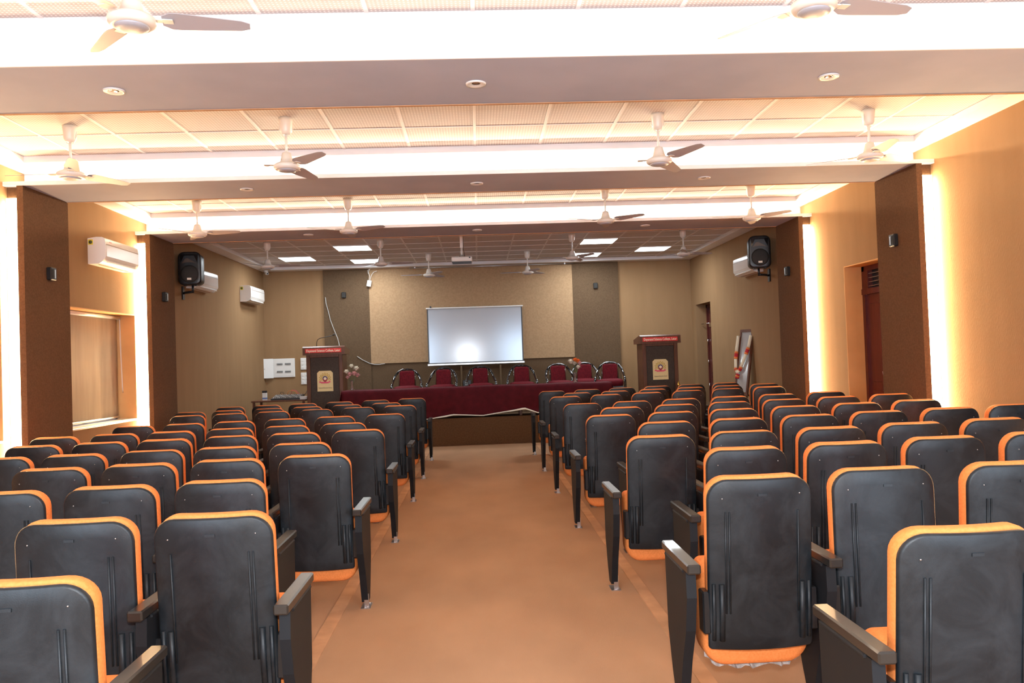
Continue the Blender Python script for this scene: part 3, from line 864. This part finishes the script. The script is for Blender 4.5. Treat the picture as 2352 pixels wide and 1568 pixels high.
# ------------------------------------------------------------------ projection screen, projector
t = thing('projection_screen', 'grey projection screen with black edges hanging on the stage wall', 'projection screen', (-.045, 17.16, 0), radians(.75))
MB().box(-.985, .985, -.004, .0, 1.46, 2.60).build('screen_fabric', m_screen, t)
MB().box(-1.01, -.985, -.005, .001, 1.46, 2.60).box(.985, 1.01, -.005, .001, 1.46, 2.60).box(-1.01, 1.01, -.005, .001, 1.445, 1.46).build('black_border', m_black, t)
MB().rbox(-1.03, 1.03, -.03, .05, 2.60, 2.63, .008).build('top_case', m_white, t)
MB().rbox(-1.03, 1.03, -.02, .02, 1.40, 1.445, .008).box(.35, .48, -.024, -.018, 1.415, 1.428, 0).build('bottom_bar', m_steel, t)
MB().tube([(-.93, -.01, 2.62), (-.93, -.01, 2.66)], .02, 10).tube([(-.93, -.03, 2.645), (-.93, -.05, 2.645)], .018, 10).build('bracket_knob', m_black, t)
t = thing('metal_stand', 'dim grey two-post stand behind the tub chairs below the screen', 'stand', (0, 17.0, ST))
MB().tube([(-.36, 0, 0), (-.36, 0, .90)], .018, 8).tube([(.46, 0, 0), (.46, 0, .90)], .018, 8).build('posts', m_backdark, t)
MB().rbox(-.34, -.16, -.02, .03, .45, .60, .01).build('control_box', m_black, t)

t = thing('projector', 'cream projector hanging upside down from a white ceiling pole', 'projector', (-.21, 13.0, ZC))
MB().rbox(-.165, .165, -.14, .14, -.50, -.425, .012).build('body', m_acw, t)
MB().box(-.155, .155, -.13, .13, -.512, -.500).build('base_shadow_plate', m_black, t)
MB().box(.115, .140, -.1425, -.139, -.452, -.433).build('port', m_black, t)
MB().rbox(-.025, .025, -.025, .025, -.27, 0, .004).tube([(0, 0, -.27), (0, 0, -.40)], .018, 10).build('ceiling_pole', m_fan, t)
MB().tube([(0, 0, -.38), (-.04, -.10, -.425)], .008, 6).tube([(0, 0, -.38), (.06, -.10, -.425)], .008, 6).tube([(0, 0, -.38), (.10, .06, -.425)], .008, 6).build('bracket', m_steel, t)
MB().tube([(.03, 0, -.01), (.03, 0, -.30), (.05, -.05, -.42), (.12, -.13, -.44)], .004, 6).build('cable', m_black, t)
MB().lathe([(0, 0), (.035, 0), (.035, .03), (.028, .035), (0, .032)][::-1], 16, 0, Matrix.Translation((-.07, .14, -.465)) @ Matrix.Rotation(-pi/2, 4, 'X')).build('lens', m_black, t)

# ------------------------------------------------------------------ air conditioners
def ac(y0, y1, s, lab, label=True, stripe=None):
    X = WL if s < 0 else WR
    t = thing('air_conditioner', lab, 'air conditioner', (X, (y0+y1)/2, 2.76), 0 if s < 0 else pi, 'wall air conditioners')
    h = (y1-y0)/2
    pr = [(.0, .0), (.0, .30), (.10, .315), (.165, .312), (.195, .295), (.205, .25), (.205, .085), (.195, .06), (.15, .015), (.12, .0)]
    mb = MB(); mb.prism([(p[0], p[1]) for p in pr], 'y', -h, h)
    soften(mb.build('body', m_acw, t), 35)
    MB().rbox(.203, .209, -h+.02, h-.02, .085, .222, .003).build('front_panel', m_acw, t)
    MB().box(.2045, .2065, -h+.01, h-.01, .226, .231).build('panel_gap', m_brownink, t)
    a = radians(-42)
    T = Matrix.Translation((.178, 0, .044)) @ Matrix.Rotation(radians(45), 4, 'Y')
    MB().rbox(-.026, .034, -h+.06, h-.06, -.004, .006, .002, 0, T).build('flap', m_acw, t)
    MB().box(.085, .105, -h+.07, h-.07, -.003, .002).build('outlet_slot', m_brownink, t)
    e = -1 if s < 0 else 1
    if label:
        MB().box(.008, .062, e*(h+.001)-.001, e*(h+.001)+.001, .225, .285).build('energy_label', m_yellow, t)
        MB().lathe([(0, 0), (.021, 0), (.021, .002), (0, .002)][::-1], 18, 0, Matrix.Translation((.035, e*(h+.0015), .255)) @ Matrix.Rotation(e*-pi/2, 4, 'X')).build('label_dial', m_green, t)
    MB().box(.2055, .2075, e*(h*.72)-.03, e*(h*.72)+.03, .255, .268).build('badge', m_petp, t)
    return t
ac(9.58, 10.50, -1, 'white wall air conditioner above the left window blind, between middle and farthest pillars')
ac(12.74, 13.66, -1, 'white wall air conditioner partly hidden behind the left loudspeaker', False)
ac(15.60, 16.58, -1, 'white wall air conditioner on the left wall nearest the stage corner')
ac(12.85, 13.74, 1, 'white wall air conditioner on the right wall beside the right loudspeaker', False)

# ------------------------------------------------------------------ loudspeakers
def speaker(X, Y, rz, s, lab):
    t = thing('loudspeaker', lab, 'loudspeaker', (X, Y, 2.76), rz, 'wall loudspeakers')
    mb = MB(); rpanel(mb, .335, 0, .50, .09, .08, -.17, .06, 0, 0, .02)
    rpanel(mb, .30, .01, .49, .08, .07, -.12, .24, 0, 0, .03)
    mb.build('cabinet', m_black, t)
    MB().lathe([(0, .012), (.06, .012), (.11, .006), (.132, 0), (.132, -.004)], 32, 0, Matrix.Translation((0, -.170, .165)) @ Matrix.Rotation(pi/2, 4, 'X')).build('woofer_grille', m_grille, t)
    MB().prism([(-.11, .32), (-.055, .395), (-.02, .40), (.10, .33), (.11, .32), (.06, .335), (0, .34), (-.06, .335)], 'y', -.1735, -.168).build('horn_lip', plain('horn highlight', (.10, .07, .055), .25), t)  # warm highlight under the horn, painted as a lighter plate
    MB().prism([(-.12, .33), (-.07, .44), (.07, .44), (.12, .33), (.13, .46), (-.13, .46)], 'y', -.1725, -.168).build('horn', m_blackg, t)
    MB().box(-.03, .03, -.186, -.176, .075, .105).build('name_plate', m_petw, t)
    for q in (-1, 1): MB().rbox(q*.075-.02, q*.075+.02, -.15, -.08, -.012, .012, .005).build('foot', m_black, t)
    # bracket to the wall: pole under the box, arm, wall plate (in world axes)
    bz = -.11
    wx = (WL if s < 0 else WR)-X
    R = Matrix.Rotation(-rz, 4, 'Z')
    MB().tube([(0, 0, bz), (0, 0, .02)], .017, 10, T=R).tube([(0, 0, bz+.02), (wx*.6, .08, bz+.02), (wx-.0-s*.02, .16, bz+.02)], .019, 8, T=R).box(min(wx, wx-s*.02), max(wx, wx-s*.02), .12, .20, bz-.08, bz+.12, T=R).build('wall_bracket', m_black, t)
    return t
speaker(-4.285, 12.42, radians(4), -1, 'black loudspeaker bracketed high on the left wall')
speaker(4.42, 12.42, radians(-10), 1, 'black loudspeaker bracketed high on the right wall')

# ------------------------------------------------------------------ small wall boxes
def sensor(X, Y, Z, ax, lab):
    t = thing('wall_speaker_box', lab, 'wall box', (X, Y, Z), 0, 'small dark wall boxes')
    if ax == 'y':
        MB().rbox(-.045, .045, -.05, 0, -.06, .06, .008).build('housing', m_black, t)
        MB().box(-.03, .03, -.053, -.05, -.045, .045).build('grille', m_grille, t)
    else:
        x0, x1 = (0, .05) if ax > 0 else (-.05, 0)
        MB().rbox(x0, x1, -.055, .055, -.065, .065, .008).build('housing', m_black, t)
        xs = (.05, .054) if ax > 0 else (-.054, -.05)
        MB().box(xs[0], xs[1], -.035, -.005, -.045, .045).build('grille', m_grille, t)
        MB().box(xs[0], xs[1], .005, .03, -.045, .045).build('grille', m_steel, t)
sensor(PL, 8.35, 2.505, 1, 'small dark box on the middle left pillar')
sensor(PL, 11.32, 2.505, 1, 'small dark box on the farthest left pillar')
sensor(PR, 8.36, 2.60, -1, 'small dark box on the middle right pillar')
sensor(PR, 11.31, 2.60, -1, 'small dark box on the farthest right pillar')
sensor(-2.80, YE-.05, 2.965, 'y', 'small dark box on the stage wall, upper left')
sensor(2.565, YE-.05, 3.0, 'y', 'small dark box on the stage wall, upper right')

t = thing('security_camera', 'small white dome camera in the top left corner by the stage wall', 'camera', (-4.36, 17.02, ZS))
MB().lathe([(0, 0), (.045, 0), (.045, -.03), (.03, -.045), (0, -.045)], 16).build('mount', m_white, t)
MB().lathe([(0, -.04), (.03, -.045), (.03, -.08), (.0, -.095)], 14).tube([(0, -.0, -.06), (.05, -.08, -.075)], .027, 12).build('camera_head', m_white, t)
MB().tube([(.05, -.08, -.075), (.055, -.088, -.076)], .018, 12).build('lens', m_black, t)

# junction box hanging on its cables
t = thing('junction_box', 'small white socket box dangling from cables high on the stage wall', 'socket box', (-2.255, 17.19, 3.19))
MB().rbox(-.045, .045, -.02, .02, -.065, .065, .006, 0, Matrix.Rotation(radians(12), 4, 'Y')).build('box', m_white, t)
MB().tube([(.0, 0, .06), (.015, 0, .15), (-.01, 0, .25), (.03, 0, .32)], .005, 6).tube([(.02, 0, .06), (.05, 0, .17), (.10, 0, .24), (.17, 0, .26)], .005, 6).tube([(-.01, 0, .2), (-.03, 0, .28), (.03, 0, .3)], .004, 6).build('cables', m_white, t)

# wall cables
o = MB().tube([(-3.19, 17.235, 2.93), (-3.18, 17.235, 2.80), (-3.13, 17.235, 2.6), (-3.10, 17.235, 2.45), (-3.03, 17.22, 2.25), (-2.95, 17.2, 2.05), (-2.92, 17.15, 1.95), (-2.86, 16.9, 1.83)], .008, 6).build('cable', m_cable)
tag(o, 'grey cable sagging down the stage wall to the left lectern', 'cable')
o = MB().tube([(-2.50, 17.1, 1.70), (-2.56, 17.235, 1.66), (-2.45, 17.235, 1.58), (-2.30, 17.235, 1.50), (-2.20, 17.24, 1.475), (-2.10, 17.24, 1.47), (-1.98, 17.24, 1.485)][1:], .008, 6).build('cable', m_cable)
tag(o, 'grey cable curling from the left lectern to the centre wall panel', 'cable')

# distribution board and switch plates
t = thing('distribution_board', 'white electrical distribution board with its cover swung open on the stage wall', 'electrical board', (-4.105, YE, 1.465))
MB().rbox(-.225, .225, -.03, 0, -.195, .20, .004).build('case', m_white, t)
MB().box(-.20, .20, -.034, -.03, -.165, .17).build('inner_plate', m_acw, t)
for (x, z) in ((-.085, .085), (.085, .085), (-.085, -.075), (.085, -.075)):
    mb = MB()
    for k in range(8): mb.box(x-.062+k*.0155, x-.062+k*.0155+.012, -.044, -.034, z-.022, z+.022, 0).box(x-.060+k*.0155, x-.062+k*.0155+.009, -.050, -.044, z-.010, z+.006, 1)
    mb.build('breaker_row', [m_cable, m_black], t)
T = Matrix.Translation((-.225, -.03, 0)) @ Matrix.Rotation(radians(32), 4, 'Z')
dr = MB().box(-.215, 0, -.006, .006, -.205, .205, 0, T).build('cover', m_white, t)
MB().tube([T @ Vector((-.19, -.012, -.01)), T @ Vector((-.19, 0, -.01))], .01, 10).build('lock', m_steel, dr)
for i, (z, hh) in enumerate(((1.54, .125), (1.23, .125))):
    t = thing('switchboard', 'white modular %s left of the left lectern, %s of the pair' % (['switch plate', 'socket plate'][i], ['upper', 'lower'][i]), 'switchboard', (-3.675, YE, z), 0, 'white switch plates')
    MB().rbox(-.085, .085, -.02, 0, -hh, hh, .005).build('plate', m_white, t)
    mb = MB()
    for a in (-.04, .04):
        for b in (-.075, 0, .075): mb.rbox(a-.022, a+.022, -.026, -.02, b-.022, b+.022, .002)
    mb.build('switches', m_acw, t)

# ------------------------------------------------------------------ mixer table
t = thing('side_table', 'low brown table with sound equipment left of the left lectern', 'table', (-3.75, 15.55, ST))
MB().rbox(-.50, .50, -.30, .30, .36, .39, .005).build('tabletop', m_wood, t)
for x in (-.46, .46):
    for y in (-.26, .26): MB().rbox(x-.02, x+.02, y-.02, y+.02, 0, .36, .003).build('leg', m_wood, t)
t = thing('audio_mixer', 'black audio mixing console with coloured leads on the side table', 'mixer', (-3.63, 15.5, ST+.39))
prof = [(-.20, 0), (-.20, .025), (.18, .085), (.22, .085), (.22, 0)]
MB().prism(prof, 'x', -.27, .27).build('chassis', m_black, t)
mb = MB()
for i in range(14):
    for j in range(5):
        x = -.235+i*.036; y = -.13+j*.06; mb.box(x-.007, x+.007, y-.007, y+.007, .03+.158*(y+.17), .05+.158*(y+.17), (i+j) % 3 == 0)
mb.build('knobs', [m_cable, m_white], t)
MB().tube([(-.05, .15, .08), (-.02, .15, .15), (.05, .14, .165), (.12, .12, .14), (.16, .10, .09)], .004, 6).build('lead', m_garo, t)
MB().tube([(.02, .16, .08), (.05, .16, .17), (.12, .15, .16), (.19, .12, .09)], .004, 6).build('lead', m_pink, t)
MB().tube([(-.18, .17, .08), (-.17, .17, .14), (-.12, .17, .13), (-.10, .15, .08)], .004, 6).build('lead', m_black, t)
o = MB().tube([(-3.32, 15.60, ST+.47), (-3.36, 16.4, 1.18), (-3.60, 17.24, 1.10), (-3.58, 17.26, 1.45), (-3.56, 17.26, 1.72)], .006, 6).build('cable', m_black)
tag(o, 'black cable rising from the mixer past the white switch plates', 'cable')
t = thing('slim_carton', 'slim white and blue carton with black top at the left end of the side table', 'box', (-4.06, 15.5, ST+.39))
MB().rbox(-.04, .04, -.03, .03, 0, .14, .003).build('carton_body', m_white, t)
MB().rbox(-.041, .041, -.031, .031, .14, .18, .003).build('cap', m_black, t)
MB().box(-.0405, .0405, -.0305, .0305, .02, .05).build('print_band', m_blue, t)
t = thing('white_box', 'small white box at the right end of the side table', 'box', (-3.30, 15.36, ST+.39))
MB().rbox(-.07, .07, -.05, .05, 0, .05, .004).build('box_body', m_white, t)
MB().rbox(-.068, .068, -.048, .048, .05, .056, .002).build('lid', m_acw, t)

# ------------------------------------------------------------------ garlanded picture on an easel
# plane through photo corners at about Y 13.3
A = Vector((0, 0, 0)); B = Vector((.56, -.83, 0)); UPV = Vector((.19, .12, 1.0)).normalized()
ex = (B-A).normalized(); ez_ = (UPV-ex*UPV.dot(ex)).normalized(); ey = ez_.cross(ex).normalized()
TT = Matrix((ex, ey, ez_)).transposed().to_4x4(); TT.translation = Vector((4.34, 13.62, .76))
t = thing('framed_picture', 'tall framed glass picture leaning back near the right wall', 'picture', (0, 0, 0)); 
t.matrix_world = TT
Wd, Hh = .27, 1.12
MB().box(0, .03, -.02, .02, 0, Hh).box(Wd-.03, Wd, -.02, .02, 0, Hh).box(.03, Wd-.03, -.02, .02, 0, .03).box(.03, Wd-.03, -.02, .02, Hh-.045, Hh).build('frame', m_wood, t)
MB().box(.03, Wd-.03, -.005, .005, .03, Hh-.045).build('glass', m_mirror, t)
t = thing('easel', 'thin wooden easel holding the garlanded picture by the right wall', 'easel', (0, 0, 0)); t.matrix_world = TT
Ti = TT.inverted()
def W(x, y, z): return Ti @ Vector((x, y, z))
tl = Vector((Wd/2, .03, .75))
wl = TT @ tl
MB().tube([tl, W(4.58, 13.75, 0)], .012, 6).build('rear_leg', m_wood, t)
for u in (.04, Wd-.04):
    p = TT @ Vector((u, .035, .70)); MB().tube([Vector((u, .035, .70)), W(TT.translation.x+u*.8-.06, TT.translation.y+u*.3-.02, 0)], .012, 6).build('front_leg', m_wood, t)
MB().box(-.02, Wd+.02, -.03, .05, -.025, -.002).build('ledge', m_wood, t)
# garland
mb = MB()
P = []
def U(a): # a 0..1 along a drooping V
    L_ = [(-.005, 1.0), (-.01, .80), (-.01, .60), (.02, .42), (.07, .36), (.13, .42), (.22, .62), (.29, .80), (.32, 1.0)]
    q = a*(len(L_)-1); i = min(int(q), len(L_)-2); f = q-i
    return (.8*(L_[i][0]*(1-f)+L_[i+1][0]*f), L_[i][1]*(1-f)+L_[i+1][1]*f)
segs = [(0, .17, 0), (.17, .19, 2), (.19, .23, 1), (.23, .25, 2), (.25, .36, 0), (.36, .375, 2), (.375, .405, 1), (.405, .42, 2), (.42, .585, 0), (.585, .60, 2), (.60, .635, 1), (.635, .65, 2), (.65, .79, 0), (.79, .81, 2), (.81, .85, 1), (.85, .87, 2), (.87, 1, 0)]
for a, b, mi in segs:
    pts = []
    for k in range(5):
        x, z = U(a+(b-a)*k/4); pts.append((x, -.05, z))
    mb.tube(pts, .026+(.006 if mi else 0), 10, mi)
mb.tube([(.07, -.05, .34), (.065, -.05, .31)], .032, 10, 1).tube([(.065, -.05, .31), (.06, -.05, .285)], .036, 10, 2).tube([(.06, -.05, .285), (.058, -.05, .26)], .034, 10, 1)
gl = mb.build('garland', [m_garl, m_garr, m_garo]); gl.matrix_world = TT
tag(gl, 'cream and red flower garland hung over the framed picture', 'garland')
